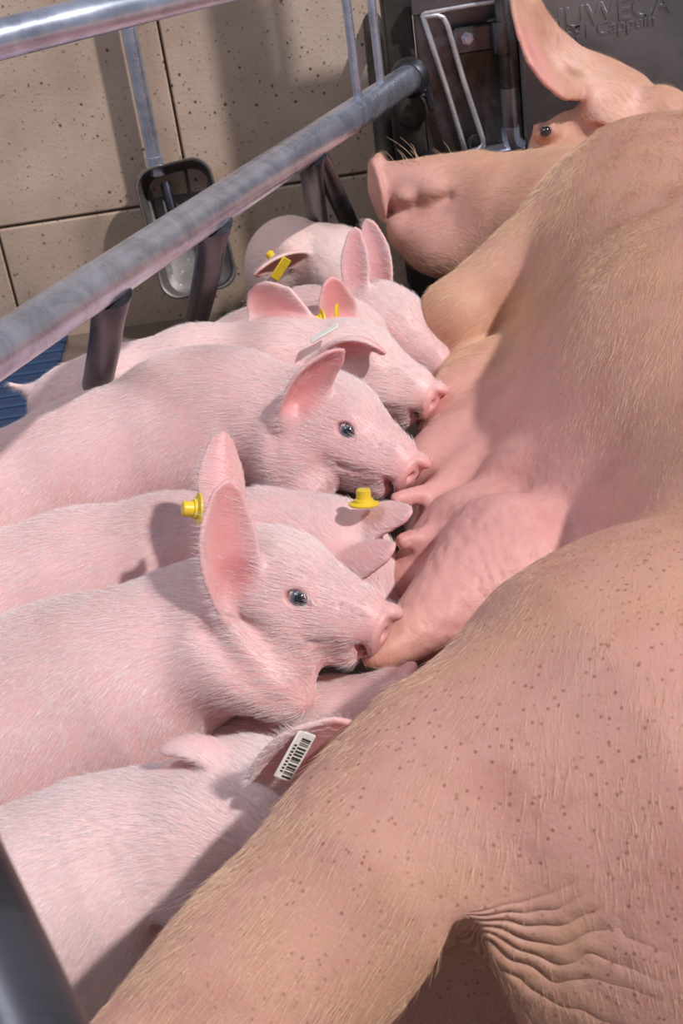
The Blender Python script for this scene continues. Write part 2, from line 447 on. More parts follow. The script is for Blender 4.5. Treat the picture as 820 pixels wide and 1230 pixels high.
g = MB(); g.box((.2, WY+.06, .75), I3, (2.2, .05, .95)); wb = structure(g.build('wall_back', M_GROUT))
g = MB(); S1 = 0.195                                    # seam height
SEAM = PZ(80, 262, 0)
def wz(x, y):                                           # the height and x on the wall plane in that direction
    r = CF + CR*(x-410)/FPX - CU*(y-615)/FPX; t = (WY-CP[1])/r[1]; return CP+r*t
zs = wz(80, 262)[2]; xu = wz(203, 100)[0]; xl = wz(8, 320)[0]; xr = wz(487, 300)[0]
PW = xr-xl; gp = .0022
for r_, (z0, z1, x0) in enumerate(((-.45, zs, xl), (zs, zs+.62, xu), (zs+.62, zs+1.2, xl))):
    for k in range(-4, 5):
        a = x0+k*PW; 
        if a+PW < -1.7 or a > 2.1: continue
        g.box((a+PW/2, WY+.006, (z0+z1)/2), I3, (PW/2-gp, .008, (z1-z0)/2-gp), .003)
o = g.build('wall_panels', M_WALL, wb)
g = MB(); g.box((.2, 1.0, -.03), I3, (2.0, 1.9, .03)); fl = structure(g.build('floor', flat_mat('wet_concrete', (.16, .12, .095), .45)))
# blue plastic slats under the piglets' side
g = MB()
for k in range(14): g.box((-1.07, 1.74+k*.045, .006), I3, (.62, .018, .006), .003)
mat_o = tag(g.build('slatted_mat', flat_mat('blue_plastic', (.012, .04, .11), .45)), 'blue plastic floor mat lying beside the wall behind the piglets', 'mat')

# ------------------------------------------------------------------ crate rails
def bar(name, a, b, r, mat, parent=None, ext=0.0, seg=28):
    a, b = np.array(a), np.array(b); d = nrm(b-a); g = MB()
    g.tube([a-d*ext, a+(b-a)*.33, a+(b-a)*.66, b], r, seg); return g.build(name, mat, parent)
ra = PZ(0, 420, .47); rb = PZ(490, 95, .425)
RD = nrm(rb-ra)
def on_rail(x):                                         # the rail's centre seen at column x
    lo, hi = -.5, 1.2
    for _ in range(40):
        m_ = (lo+hi)/2; P = ra+(rb-ra)*m_; v = P-CP; X = 410+FPX*(v@CR)/(v@CF)
        lo, hi = (m_, hi) if X < x else (lo, m_)
    return ra+(rb-ra)*lo
crate = thing('crate_rail', tuple(ra), 'long galvanised crate rail crossing the photo diagonally above the piglets, with dark bent posts', 'rail')
bar('rail', ra-RD*.5, rb, .0215, M_RAIL, crate)
def post(x0, foot, r, mid=None):
    top = on_rail(x0)-np.array([0, 0, .012]); g = MB()
    f_ = np.array(foot); m1 = top+np.array([-.002, 0, -.04]) if mid is None else mid
    ts = np.linspace(0, 1, 10); pts = [(1-t)**2*top+2*t*(1-t)*m1+t*t*f_ for t in ts]
    rr = [r*(1+.38*max(0, 1-t*5)) for t in ts]
    g.tube(pts, rr, 22); return g.build('post', M_POST, crate)
post(126, PZ(92, 560, .03), .0165)
post(252, PZ(222, 432, .03), .0165)
post(370, PZ(392, 345, .03), .015)
g = MB(); t0 = on_rail(378)-np.array([0, 0, .015]); f0 = PZ(452, 338, .03); g.tube([t0, t0*.7+f0*.3, t0*.3+f0*.7, f0], .014, 20); g.build('brace', M_POST, crate)
# upper rail
ua = PZ(-60, 62, .70); ub = PZ(222, -8, .70)
up = tag(bar('crate_rail', ua+(ua-ub)*.6, ub+(ub-ua)*.8, .0155, M_RAIL), 'short stretch of upper galvanised rail in the top left corner', 'rail')
# near post at the lower left
a0, b0 = PD(-70, 1010, .40), PD(52, 1290, .34)
tag(bar('crate_post', a0+(a0-b0)*.6, b0, .0155, M_POST), 'dark out of focus steel bar in the bottom left corner', 'post')
# thin vertical bars above the rail end
for x1, x0 in ((415, 432), (445, 459)):
    bt = on_rail(x0); tp = bt+np.array([0, 0, .42]); 
    bar('upright_bar', bt, tp, .0062, M_RAIL, crate, seg=14)
post2 = tag(bar('steel_column', PD(466, 215, 2.12), PD(440, -40, 2.30)+0*RD, .016, M_DARK), 'dirty vertical tube standing behind the end of the long rail', 'post')
# ------------------------------------------------------------------ wall drinker
def on_y(x, y, Y):
    r = CF + CR*(x-410)/FPX - CU*(y-615)/FPX; return CP+r*((Y-CP[1])/r[1])
DR = thing('wall_drinker', tuple(on_y(210, 280, WY)), 'deep rounded steel drinking bowl hanging on the wall below a vertical pipe', 'drinking bowl')
t_ = on_y(203, 196, WY-.050); b_ = on_y(243, 352, WY-.135)
pu = nrm(t_-b_); pc = (t_+b_)/2; px_ = nrm(np.array([1., 0, 0])-pu*pu[0]); pn = nrm(np.cross(px_, pu)); pn = pn if pn[1] < 0 else -pn
hh = np.linalg.norm(t_-b_)/2; hw_t = .067; hw_b = .067
def ring(off, inset, rr=.032, n=9):
    P = []
    for cx, cy, a0 in ((1, 1, 0), (-1, 1, 90), (-1, -1, 180), (1, -1, 270)):
        for k in range(n):
            a = math.radians(a0+90*k/(n-1)); w = hw_t if cy > 0 else hw_b
            x = cx*(w-inset-rr)+rr*math.cos(a); y = cy*(hh-inset-rr)+rr*math.sin(a)
            P.append(pc+px_*x+pu*y+pn*off)
    return P
g = MB(); rs = [ring(-.075, .020), ring(-.068, .006), ring(-.02, .001), ring(0, -.001), ring(.003, .001), ring(.001, .0035), ring(-.02, .004), ring(-.062, .010), ring(-.070, .020)]
n_ = len(rs[0]); V_ = [v for r in rs for v in r]
F_ = [(i*n_+k, i*n_+(k+1) % n_, (i+1)*n_+(k+1) % n_, (i+1)*n_+k) for i in range(len(rs)-1) for k in range(n_)]+[tuple(range(n_))[::-1], tuple((len(rs)-1)*n_+k for k in range(n_))]
g.add(V_, F_); g.build('bowl', metal_mat('bowl_steel', (.10, .085, .08), (.22, .20, .19), .45, 10., .5), DR)
pt = on_y(187, 196, WY-.035); g = MB(); g.tube([pt-np.array([0, 0, .02]), pt+np.array([0, 0, .8])], .0135, 24); g.build('pipe', M_RAIL, DR)
g = MB(); g.tube([pt-np.array([0, 0, .005]), pt+np.array([0, 0, .012])], .0150, 24); g.build('collar', M_RAIL, DR)
n0 = pc+pu*(hh-.025)+px_*-.018+pn*-.04; g = MB(); g.tube([n0, n0-pu*.10+pn*.0], .0095, 20); g.build('nipple', M_POST, DR)
for dx, dy in ((.010, .035), (.035, -.045)):
    g = MB(); q = pc+px_*dx+pu*dy+pn*-.0695; g.lathe(q, pn, [(.0085, 0), (.0085, .002), (.006, .003), (.0055, .0022), (.001, .0022)], 20); g.build('rivet', M_DSTEEL, DR)

# ------------------------------------------------------------------ feeding trough at the head end
TY = 2.13
TR = thing('feed_trough', tuple(on_y(700, 100, TY)*[1, 1, 0]), 'stainless feeding trough front with embossed lettering behind the ear of the sow', 'trough')
ex_, ez_ = np.array([1., 0, 0]), np.array([0, 0, 1.])
c0 = on_y(628, 120, TY); c1 = on_y(508, 120, TY)
g = MB(); g.box((c0[0]+.34, TY+.015, .36), I3, (.34, .012, .36), .004); g.build('front_plate', M_STEEL, TR)
g = MB(); g.box(((c0[0]+c1[0])/2, TY+.02, .36), I3, ((c0[0]-c1[0])/2, .010, .36), .003); g.build('side_plate', M_DSTEEL, TR)
def lettering(txt, x0, y0, x1, y1, parent):
    a = on_y(x0, y0, TY); b = on_y(x1, y1, TY); w = abs(b[0]-a[0])
    c = bpy.data.curves.new('lettering', 'FONT'); c.body = txt; c.size = .05; c.extrude = .0012; c.bevel_depth = .0005
    t = bpy.data.objects.new('tmp', c); SC.collection.objects.link(t)
    me = bpy.data.meshes.new_from_object(t.evaluated_get(bpy.context.evaluated_depsgraph_get()))
    bpy.data.objects.remove(t)
    V = np.array([v.co for v in me.vertices]); s = w/(V[:, 0].max()-V[:, 0].min()); V[:, 0] -= V[:, 0].min()
    sl = (b[2]-a[2])/w
    for v, p in zip(me.vertices, V): v.co = (a[0]+p[0]*s, TY+.0025-p[2]*1.0, a[2]+p[1]*s+sl*p[0]*s)
    me.materials.clear(); me.materials.append(M_STEEL); me.update()
    o = bpy.data.objects.new('lettering', me); SC.collection.objects.link(o); put(o, parent); return o
lettering('HUWECA', 655, 40, 808, 14, TR); lettering('4591 Cappeln', 668, 51, 787, 30, TR)
# wire handle
fy = TY-.012
LP = [on_y(x, y, fy) for x, y in ((601, 1), (560, 7), (509, 16), (507, 18), (535, 103), (561, 190))]
g = MB(); g.tube(LP[:3], .0038, 12); g.tube(LP[2:], .0042, 12)
g.tube([on_y(x, y, fy) for x, y in ((509, 20), (525, 18.5), (532, 21), (537, 30), (556, 95), (580, 168), (580, 174), (575, 179), (562, 183))], .0042, 12)
g.build('wire_frame', M_CHROME, TR)
a_, b_ = on_y(562, 187, TY-.02), on_y(628, 176, TY-.02); c_ = (a_+b_)/2; xx = nrm(b_-a_)
g = MB(); g.box(c_, [xx, [0, 1, 0], np.cross(xx, [0, 1, 0])], (np.linalg.norm(b_-a_)/2, .02, .0055), .002); g.build('ledge', M_CHROME, TR)
g = MB(); g.box(on_y(552, 0, TY-.004), I3, (.075, .01, .012), .002); g.build('top_flange', M_DSTEEL, TR)
# supply pipe with sleeve and elbow
def vline(x, y, Y, z1): p = on_y(x, y, Y); return p, np.array([p[0], p[1], z1])
p0, p1 = vline(613, 160, TY-.03, .95)
PI_ = TR
g = MB(); g.tube([p0+ez_*.05, p1], .0115, 24); g.build('pipe', M_DSTEEL, PI_)
g = MB(); g.tube([p0, p0+ez_*.07], .0118, 24); g.build('pipe', M_STEEL, PI_)
q0 = on_y(605, 62, TY-.03); g = MB(); g.tube([q0, q0+ez_*.045], .0165, 24); g.build('sleeve', M_DSTEEL, PI_)
g = MB(); g.tube([p0+ez_*.010, p0-ez_*.004, p0-ez_*.018+ex_*.004, p0-ez_*.026+ex_*.016], [.0150, .0150, .0145, .0125], 8, True); g.build('elbow', M_RAIL, PI_)
k0 = on_y(573, 46, TY-.008); g = MB(); g.box(k0, I3, (.036, .004, .0200), .003); g.build('clamp_plate', M_DSTEEL, TR)
g = MB(); g.lathe(on_y(561, 46, TY-.012), (0, -1, 0), [(.010, 0), (.010, .002), (.0075, .0022), (.0075, .007), (.0065, .009), (.001, .009)], 6); g.build('bolt', M_RAIL, TR)
g = MB()
for i in range(18):
    pass
cc = on_y(573, 172, TY-.004); g.tube([cc+ex_*.013*math.cos(a)+ez_*.013*math.sin(a) for a in np.linspace(0, 2*math.pi, 22)], .0028, 8, False); g.build('ring', M_DSTEEL, TR)
# added dark block standing in for the gap beside the trough; hinge plates
x0 = on_y(478, 120, TY)[0]; x1 = on_y(509, 120, TY)[0]
UP = tag(MB(), '', '') if False else None
CU_T = thing('gap_block', ((x0+x1)/2, TY+.03, 0), 'dark square block standing in for the gap between the rail end and the trough', 'post')
g = MB(); g.box(((x0+x1)/2-.006, TY+.035, .5), I3, ((x1-x0)/2+.002, .022, .5), .003); g.build('upright', M_DARK, CU_T)
g = MB(); g.box((x1-.029, TY-.004, .20), I3, (.026, .006, .20), .004); g.build('side_flange', M_DARK, CU_T)
g = MB(); g.lathe(on_y(494, 132, TY-.01), (0, -1, 0), [(.026, 0), (.026, .006), (.022, .008), (.001, .008)], 28); g.build('hinge_disc', M_DARK, CU_T)
pl = on_y(514, 113, TY-.03); g = MB(); g.box(pl, [nrm(ez_*.98+ex_*-.2), nrm(ex_*.98+ez_*.2), [0, 1, 0]], (.026, .0065, .004), .003); g.build('latch_plate', M_POST, CU_T)
g = MB(); g.tube([pl+ex_*-.020, pl], .0032, 12); g.build('bolt', M_STEEL, CU_T)
# weld collar at the rail end
g = MB(); g.lathe(rb-RD*.004, RD, [(.0235, 0), (.028, .006), (.031, .014), (.028, .018)], 24); g.build('weld_collar', M_POST, crate)
# ------------------------------------------------------------------ ears, heads, piglets
PINK = (.73, .45, .445); DPINK = (.74, .29, .29); SNOUT = (.78, .40, .38); PALE = (.86, .70, .67)
def ear_sheet(base, tip, bow, opening, Wd, ph0, ph1, th=.0022, nu=16, nv=12, curl=0.0, asym=0.0, wid=None, root=.01):
    base = np.array(base); tip = np.array(tip); mid = (base+tip)/2+np.array(bow)
    V = []; T = []; ax = None
    ts = np.linspace(0, 1, nu)
    b0 = base-nrm(mid-base)*root
    ctr = [(1-t)**2*b0+2*t*(1-t)*mid+t*t*tip for t in ts]
    inner = []
    for i, t in enumerate(ts):
        tg = nrm(2*(1-t)*(mid-b0)+2*t*(tip-mid))
        n = np.array(opening, float)-tg*(np.array(opening)@tg); n = nrm(n); ac = np.cross(tg, n)
        prof = (.62+.42*math.sin(math.pi*min(1, t*1.25)*.8))*math.sqrt(max(0, 1-t**3.2)) if wid is None else np.interp(t, *wid)
        w = Wd*max(prof, .03); ph = ph0+(ph1-ph0)*t
        for j in range(nv+1):
            s = -1+2*j/nv; a = s*ph
            Rr = w/max(ph, .05)
            off = ac*(Rr*math.sin(a)+asym*t*Wd)+n*(Rr*(1-math.cos(a)))
            if curl: off = off+n*(curl*t*t*s*w)
            V.append(ctr[i]+off); T.append(max(.0023, th*(1-.2*t)*(1-.12*abs(s))))
    F = [(i*(nv+1)+j, i*(nv+1)+j+1, (i+1)*(nv+1)+j+1, (i+1)*(nv+1)+j) for i in range(nu-1) for j in range(nv)]
    return V, F, T
def add_ear(S, *a, paint=DPINK, st=.75, k=.008, **kw):
    V, F, T = ear_sheet(*a, **kw); S.sheet(V, F, T, k)
    V = np.array(V); nv = kw.get('nv', 12)+1; nu = kw.get('nu', 16)
    base, tip, bow, opening, Wd = a[:5]
    for i in (4, 7, 10, 13):
        c = V[i*nv+nv//2]; o_ = nrm(opening)*.006
        S.paint.append((c+o_, Wd*(.95-.03*i), paint, st*.85)); S.bare.append((c+o_, Wd*.95, .62))
    return V.reshape(nu, nv, 3)

def head(S, O, fwd, up, s=1.0, eyes=True, mouth=.0, snout=1.0, cr=True):
    O = np.array(O); fx = nrm(fwd); uz = nrm(np.array(up)-fx*(np.array(up)@fx)); ly = np.cross(uz, fx)
    R = np.stack([fx, ly, uz])
    L = lambda x, y, z: O+(fx*x+ly*y+uz*z)*s
    S.ell(L(-.004, 0, .002), np.array([.050, .040, .046])*s, R, .02)
    S.cone(L(.018, 0, .010), L(.086*snout, 0, .003), .0355*s, .0175*s, .02*s)
    S.cone(L(.03, 0, .006), L(.075*snout, 0, .010), .026*s, .020*s, .02*s)
    S.cone(L(.0, 0, -.026), L(.078*snout, 0, -.024-mouth), .034*s, .0115*s, .012*s)
    for y in (-1, 1):
        S.ell(L(-.002, .022*y, -.024), np.array([.040, .021, .034])*s, R, .018*s)
        S.ell(L(.040, .020*y, -.010), np.array([.030, .014, .018])*s, R, .016*s)
        S.ell(L(.024, .0285*y, .014), np.array([.017, .0095, .012])*s, R, .009*s)      # brow
        S.ell(L(.072*snout, .014*y, -.006), np.array([.018, .009, .014])*s, R, .008*s)  # lip
    S.ell(L(.0975*snout, 0, .003), np.array([.0060, .0205, .0225])*s, R, .0025*s)        # snout disc
    S.ell(L(.1015*snout, 0, .0205), np.array([.0085, .0135, .0062])*s, R, .005*s)       # upper rim
    for y in (-1, 1): S.ell(L(.104*snout, .0078*y, .003), np.array([.007, .0036, .0052])*s, R, .003*s, True)
    S.cone(L(.088*snout, -.03, -.0135), L(.088*snout, .03, -.0135), .0022*s, .0022*s, .006*s, True)
    for y in (-1, 1): S.cone(L(.093*snout, .022*y, -.014), L(.046, .030*y, -.024), .0020*s, .0026*s, .005*s, True)  # mouth line
    for x_ in (.082, .0745, .066) if eyes else ():                                                      # creases over the snout
        t_ = (x_-.018)/.068; rr = .0355+(.0175-.0355)*t_; zc = .010-.007*t_
        A_ = [math.radians(a) for a in (-20, 15, 50, 88)]
        for y in (-1, 1):
            for a0, a1 in zip(A_[:-1], A_[1:]):
                S.cone(L(x_*snout-.002*math.sin(a0), rr*1.05*y*math.cos(a0), zc+rr*1.05*math.sin(a0)), L(x_*snout-.002*math.sin(a1), rr*1.05*y*math.cos(a1), zc+rr*1.05*math.sin(a1)), .0017*s, .0017*s, .003*s, True)
    E = []
    if eyes:
        for y in (-1, 1):
            c = L(.0330, .0295*y, .0060)
            S.ell(c, np.array([.0145, .0088, .0120])*s, R, .005*s)                      # lids
            S.ell(L(.0330, .0375*y, .0060), np.array([.0096, .0080, .0064])*s, R, .0020*s, True)
            S.paint.append((c, np.array([.016]*3)*s, (.76, .42, .42), .55)); S.paint.append((L(.0330, .036*y, .0060), .0095*s, (.36, .17, .17), .75))
            S.bare.append((c, .013*s, .9))
            E.append((L(.0330, .0298*y, .0060), nrm(ly*y*.9+fx*.35+uz*.05), fx, uz))
    S.bare += [(L(.104*snout, 0, .003), .026*s, 1.0), (L(.07*snout, 0, 0), .03*s, .45)]
    S.paint.append((L(.104*snout, 0, .003), .030*s, SNOUT, .9)); S.paint.append((L(.075*snout, 0, -.02), .030*s, SNOUT, .55))
    S.paint.append((L(-.0, 0, .046), .045*s, PALE, .5))
    return L, R, E

def eyeball(parent, c, d, fx, uz, r=.0092, dark=False):
    g = MB(); g.lathe(c-d*0, d, [(r*math.sin(a), -r*math.cos(a)) for a in np.linspace(.02, math.pi-.02, 16)], 24)
    o = g.build('eye', M_EYE, parent, 180)
    # the iris is a disc of colour around the looking direction, stored on the mesh
    me = o.data; V = np.array([v.co for v in me.vertices]); q = (V-np.array(c))@np.array(d)/r
    C = np.zeros((len(V), 4)); C[:, 3] = 1
    C[:, :3] = (.66, .58, .58); C[q > .66, :3] = (.10, .13, .18); C[q > .86, :3] = (.012, .014, .02)
    if dark: C[:, :3] = (.02, .018, .02)
    a = me.color_attributes.new('Col', 'FLOAT_COLOR', 'POINT'); a.data.foreach_set('color', C.astype(f32).ravel())
    if HD > 0:                                          # white lashes
        n = 14; t = rng.uniform(-.9, .9, n); pts = np.zeros((n, 4, 3)); P0 = np.array(c)+np.outer(np.sin(t)*r*1.25, fx)+np.outer(np.cos(t)*r*.7, uz)+d*r*.8
        for i in range(4): pts[:, i] = P0+(d*.55-uz*.5+fx*.25)*(i*.0026)+np.outer(t, fx)*i*.0011
        cv = bpy.data.hair_curves.new('lashes'); cv.add_curves([4]*n)
        cv.attributes['position'].data.foreach_set('vector', pts.astype(f32).ravel())
        ra_ = cv.attributes.get('radius') or cv.attributes.new('radius', 'FLOAT', 'POINT')
        ra_.data.foreach_set('value', np.tile([.00018, .00016, .00012, .00005], n).astype(f32)); cv.materials.append(M_WHAIR)
        l = bpy.data.objects.new('eyelashes', cv); SC.collection.objects.link(l); put(l, parent); l['kind'] = 'stuff'
def eye_mat():
    m, nt, b = new_mat('wet_eye'); at = nd(nt, 'ShaderNodeAttribute', attribute_name='Col')
    nt.links.new(at.outputs['Color'], b.inputs['Base Color']); b.inputs['Roughness'].default_value = .06
    b.inputs['Coat Weight'].default_value = 1.0; b.inputs['Coat Roughness'].default_value = .03
    return m
M_EYE = eye_mat()
def button_tag(parent, c, ax, s=1.0, stud=True):
    g = MB(); g.lathe(c, ax, [(.0135*s, 0), (.0145*s, .0008), (.0145*s, .002), (.012*s, .003), (.0105*s, .0032)], 32)
    t = g.build('ear_tag', M_YEL, parent); 
    if stud:
        g = MB(); g.lathe(np.array(c)+nrm(ax)*.003*s, ax, [(.0095*s, 0), (.0090*s, .003*s), (.0070*s, .0034*s), (.0068*s, .0115*s), (.0058*s, .0125*s), (.002*s, .0125*s)], 28)
        k = g.build('stud', M_YEL, t); k.parent = t; k.matrix_parent_inverse = Matrix.Identity(4)
        for q in (k,): q.location = (0, 0, 0)
    return t

def legs(S, c, r, foot_z=.0, spread=.045, fwd=(0, 0, 0), side=None):
    c = np.array(c); side = np.array([0, 1, 0.]) if side is None else side; f_ = np.array(fwd)
    for y in (-1, 1):
        a = c+side*spread*y*.8-np.array([0, 0, r*.35]); kx = np.array([c[0], c[1], 0])+side*spread*y+f_*.5
        knee = np.array([kx[0], kx[1], max(.075, a[2]*.5)]); ft = np.array([c[0], c[1], .014])+side*spread*y+f_
        S.cone(a, knee, r*.42, .0165, .02); S.cone(knee, ft+np.array([0, 0, .025]), .0155, .0125, .008); S.cone(ft+np.array([0, 0, .02]), ft+np.array([.014, 0, 0]), .014, .0125, .006)

def finish(S, name, origin, label, cat, group, base, vox, fur_n, fur_len, E, lo=None, hi=None, mat=None, fmat=None, frad=.000105, lift=.2, extra=None, lenf=None, dens=None, smooth=1, cutfloor=0.001, curl=.06, flow_parts=None):
    T = thing(name, tuple(origin), label, cat, group)
    V, Q = S.mesh(vox, lo=lo, hi=hi, smooth=smooth)
    V[:, 2] = np.maximum(V[:, 2], cutfloor)
    o = link_mesh('body', V, Q, mat or M_PIG, T)
    colour(o, V, base, S.paint, extra(V) if extra else None)
    if fur_n and HD > 0:
        bare = list(S.bare)
        if bare:
            d0 = dens or (lambda P: np.ones(len(P)))
            def dens2(P):
                w = d0(P)
                for c, r, k_ in bare:
                    d = np.linalg.norm(P-np.array(c), axis=1)/r; w = w*(1-k_*np.clip((1.25-d)*2, 0, 1))
                return np.maximum(w, .0)
        else: dens2 = dens
        dens_ = dens2
        fur('hair', T, V, Q, fur_n, fur_len, frad, fmat or M_WHAIR, flow_field(S.flow), lift, dens=dens_, lenf=lenf, curl=curl)
    for e in E: eyeball(T, *e)
    return T, V, Q
GRP = 'piglets suckling along the sow'
def body(S, pts, k=.03, down=.7):
    S.chain(pts, k)
    P = [np.array(p) for p, r in pts]
    for a, b in zip(P[:-1], P[1:]): S.flow.append(((a+b)/2, nrm(b-a)-np.array([0, 0, down])))
    S.flow.append((P[-1], nrm(P[-1]-P[-2])-np.array([0, 0, down])))
def head_flow(S, L, fx):
    for x in (.1, .06, .02, -.03): S.flow.append((L(x, 0, 0), -nrm(fx)-np.array([0, 0, .12])))
def tail(S, a, d1, d2, r=.0055):
    a = np.array(a); S.chain([(a, r*1.5), (a+d1, r), (a+d1+d2, r*.55)], .012)

# ---- C: front piglet in profile, blue-grey eye
S = Sdf()
O = PD(325, 705, 1.08); nose = PD(463, 765, 1.055)
fx = nrm(nose-O); upv = CV(.4, -.916, .10)
L, R, E = head(S, O, fx, upv, 1.0)
head_flow(S, L, fx)
body(S, [(PD(305, 735, 1.10), .048), (PD(235, 775, 1.12), .062), (PD(140, 835, 1.12), .078), (PD(20, 890, 1.12), .082), (PD(-120, 940, 1.12), .085), (PD(-230, 980, 1.12), .075)], .035)
S.ell(PD(330, 812, 1.06), (.030, .030, .024), None, .02)         # dewlap rolls
S.ell(PD(345, 838, 1.055), (.022, .022, .016), None, .008)
S.ell(PD(285, 800, 1.06), (.045, .03, .035), None, .03)
S.ell(PD(60, 800, 1.12), (.05, .05, .04), None, .05)
S.paint += [(PD(340, 835, 1.04), .05, (.76, .42, .40), .7), (PD(330, 775, 1.03), .035, (.78, .46, .44), .6)]
for a_, b_ in (((250, 762, 1.036), (298, 818, 1.017)), ((298, 818, 1.017), (338, 858, 1.022)), ((290, 738, 1.045), (340, 796, 1.022)), ((340, 796, 1.022), (372, 818, 1.03))): S.cone(PD(*a_), PD(*b_), .0030, .0035, .022, True)
eb = PD(280, 728, 1.045); et = PD(274, 578, 1.03)
add_ear(S, eb, et, CV(-1, 0, .1)*.010, CV(.42, .1, .9), .0265, 1.05, .6, th=.0026, root=.006)
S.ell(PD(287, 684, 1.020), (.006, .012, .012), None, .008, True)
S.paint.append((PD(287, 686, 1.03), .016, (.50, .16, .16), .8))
eb2 = PD(272, 625, 1.115); et2 = PD(268, 520, 1.13)
add_ear(S, eb2, et2, CV(-1, 0, 0)*.004, CV(-.35, 0, -.9), .0205, .7, .45, th=.0024)
legs(S, PD(140, 850, 1.12), .075); legs(S, PD(-180, 960, 1.12), .075)
T, V, Q = finish(S, 'piglet', O*[1, 1, 0], 'front profile piglet with upright ears and open grey eye, snout pressed to the udder', 'piglet', GRP, PINK, .0020, 90000, .0105, E)
button_tag(T, PD(240, 612, 1.095), CV(-1, -.05, .35), .95)

# ---- B: piglet in profile behind, curled ear
S = Sdf()
O = PD(395, 508, 1.335); nose = PD(494, 577, 1.30)
fx = nrm(nose-O); upv = CV(.55, -.83, .12)
L, R, E = head(S, O, fx, upv, 1.03); head_flow(S, L, fx)
body(S, [(PD(365, 515, 1.36), .052), (PD(300, 515, 1.39), .068), (PD(215, 535, 1.41), .080), (PD(110, 575, 1.42), .082), (PD(0, 628, 1.42), .085), (PD(-90, 670, 1.42), .08)], .035)
S.ell(PD(240, 462, 1.40), (.06, .05, .032), None, .04)
S.cone(PD(352, 528, 1.325), PD(368, 586, 1.315), .020, .026, .016)
S.ell(PD(330, 560, 1.33), (.02, .03, .045), None, .02)
for a_, b_ in (((326, 470, 1.296), (324, 540, 1.283)), ((324, 540, 1.283), (342, 600, 1.286)), ((300, 450, 1.300), (300, 560, 1.288)), ((352, 590, 1.285), (388, 560, 1.288))): S.cone(PD(*a_), PD(*b_), .0022, .0026, .018, True)
eb = PD(346, 502, 1.305); et = PD(412, 421, 1.27)
add_ear(S, eb, et, CV(-.9, -.75, .2)*.022, CV(.5, .55, .7), .026, 1.0, .8, th=.0026, root=.004)
S.ell(PD(343, 505, 1.30), (.012, .010, .014), None, .010)
legs(S, PD(215, 560, 1.41), .078); legs(S, PD(-60, 660, 1.42), .075)
T, V, Q = finish(S, 'piglet', O*[1, 1, 0], 'broad pale piglet mid-row seen side-on, one ear folded forward, dark open eye', 'piglet', GRP, PINK, .0021, 80000, .0105, E)

# ---- D: piglet between B and C, tagged ear lying forward
S = Sdf()
O = PD(405, 672, 1.225); nose = PD(452, 748, 1.20)
fx = nrm(nose-O); upv = CV(.85, -.5, .25)
L, R, E = head(S, O, fx, upv, 1.0, eyes=False); head_flow(S, L, fx)
body(S, [(PD(385, 665, 1.23), .046), (PD(320, 668, 1.24), .058), (PD(210, 690, 1.26), .072), (PD(100, 715, 1.27), .078), (PD(-20, 750, 1.27), .08), (PD(-120, 780, 1.27), .075)], .03)
add_ear(S, PD(420, 628, 1.20), PD(493, 616, 1.16), CV(.1, -1, .1)*.004, CV(.15, .55, -.8), .019, .55, .5, th=.0026, st=.2)
add_ear(S, PD(395, 678, 1.175), PD(472, 659, 1.13), CV(0, -1, .3)*.004, CV(.3, .62, -.62), .024, .8, .7, th=.0026, st=.3)
legs(S, PD(210, 700, 1.26), .07); legs(S, PD(-80, 760, 1.27), .07)
T, V, Q = finish(S, 'piglet', O*[1, 1, 0], 'piglet wedged between the two profile piglets, yellow stud tag on its forward-lying ear', 'piglet', GRP, PINK, .0021, 65000, .0105, E)
button_tag(T, PD(437, 607, 1.175), CV(-.05, -1, .25), .95)

# ---- E: nearest piglet, head down behind the thigh
S = Sdf()
O = PD(308, 974, .955); nose = PD(366, 1055, .93)
fx = nrm(nose-O); upv = CV(.55, -.6, .35)
L, R, E = head(S, O, fx, upv, 1.0, eyes=False); head_flow(S, L, fx)
body(S, [(PD(292, 988, .955), .044), (PD(220, 1020, .97), .056), (PD(130, 1058, .97), .071), (PD(20, 1112, .97), .078), (PD(-110, 1160, .97), .08)], .03)
S.ell(PD(235, 1035, .945), (.045, .04, .055), None, .03)
S.ell(PD(235, 1100, .94), (.03, .03, .045), None, .02)
S.cone(PD(186, 1050, .935), PD(200, 1150, .905), .0005, .010, .02, True)
add_ear(S, PD(280, 905, .945), PD(193, 902, .945), CV(-.1, -1, .1)*.020, CV(.05, .9, -.2), .020, .8, .6, th=.003, st=.2)
add_ear(S, PD(328, 928, .890), PD(420, 868, .855), CV(-.2, -.8, .2)*.006, CV(.25, .35, .9), .024, .65, .5, th=.003, st=.55)
legs(S, PD(130, 1050, .97), .07); 
T, V, Q = finish(S, 'piglet', O*[1, 1, 0], 'nearest piglet at lower left, white barcode tag in its ear beside the sow thigh', 'piglet', GRP, (.78, .53, .52), .0019, 90000, .0095, E)
# barcode tag
c = PD(354, 908, .858); ux = CV(.48, -.88, .1); un = CV(.35, .25, .9); un = nrm(un-ux*(un@ux)); vy = np.cross(un, ux)
g = MB(); g.box(c, [ux, vy, un], (.0178, .0066, .0011), .0030); tg = g.build('ear_tag', M_WHT, T)
g = MB()
x = -.0150
while x < .0130:
    w = rng.choice([.0003, .0005, .0008]); g.box(c+ux*x+un*.00125-vy*.0012, [ux, vy, un], (w/1.2, .0033, .00018)); x += w*2+rng.choice([.0006, .0009])
k = g.build('barcode', M_INK, tg); k.matrix_parent_inverse = Matrix.Identity(4)
g = MB()
for x in np.arange(-.012, .009, .0024): g.box(c+ux*x+un*.00125+vy*.0040, [ux, vy, un], (.0006, .0010, .00018))
k = g.build('digits', M_INK, tg); k.matrix_parent_inverse = Matrix.Identity(4)

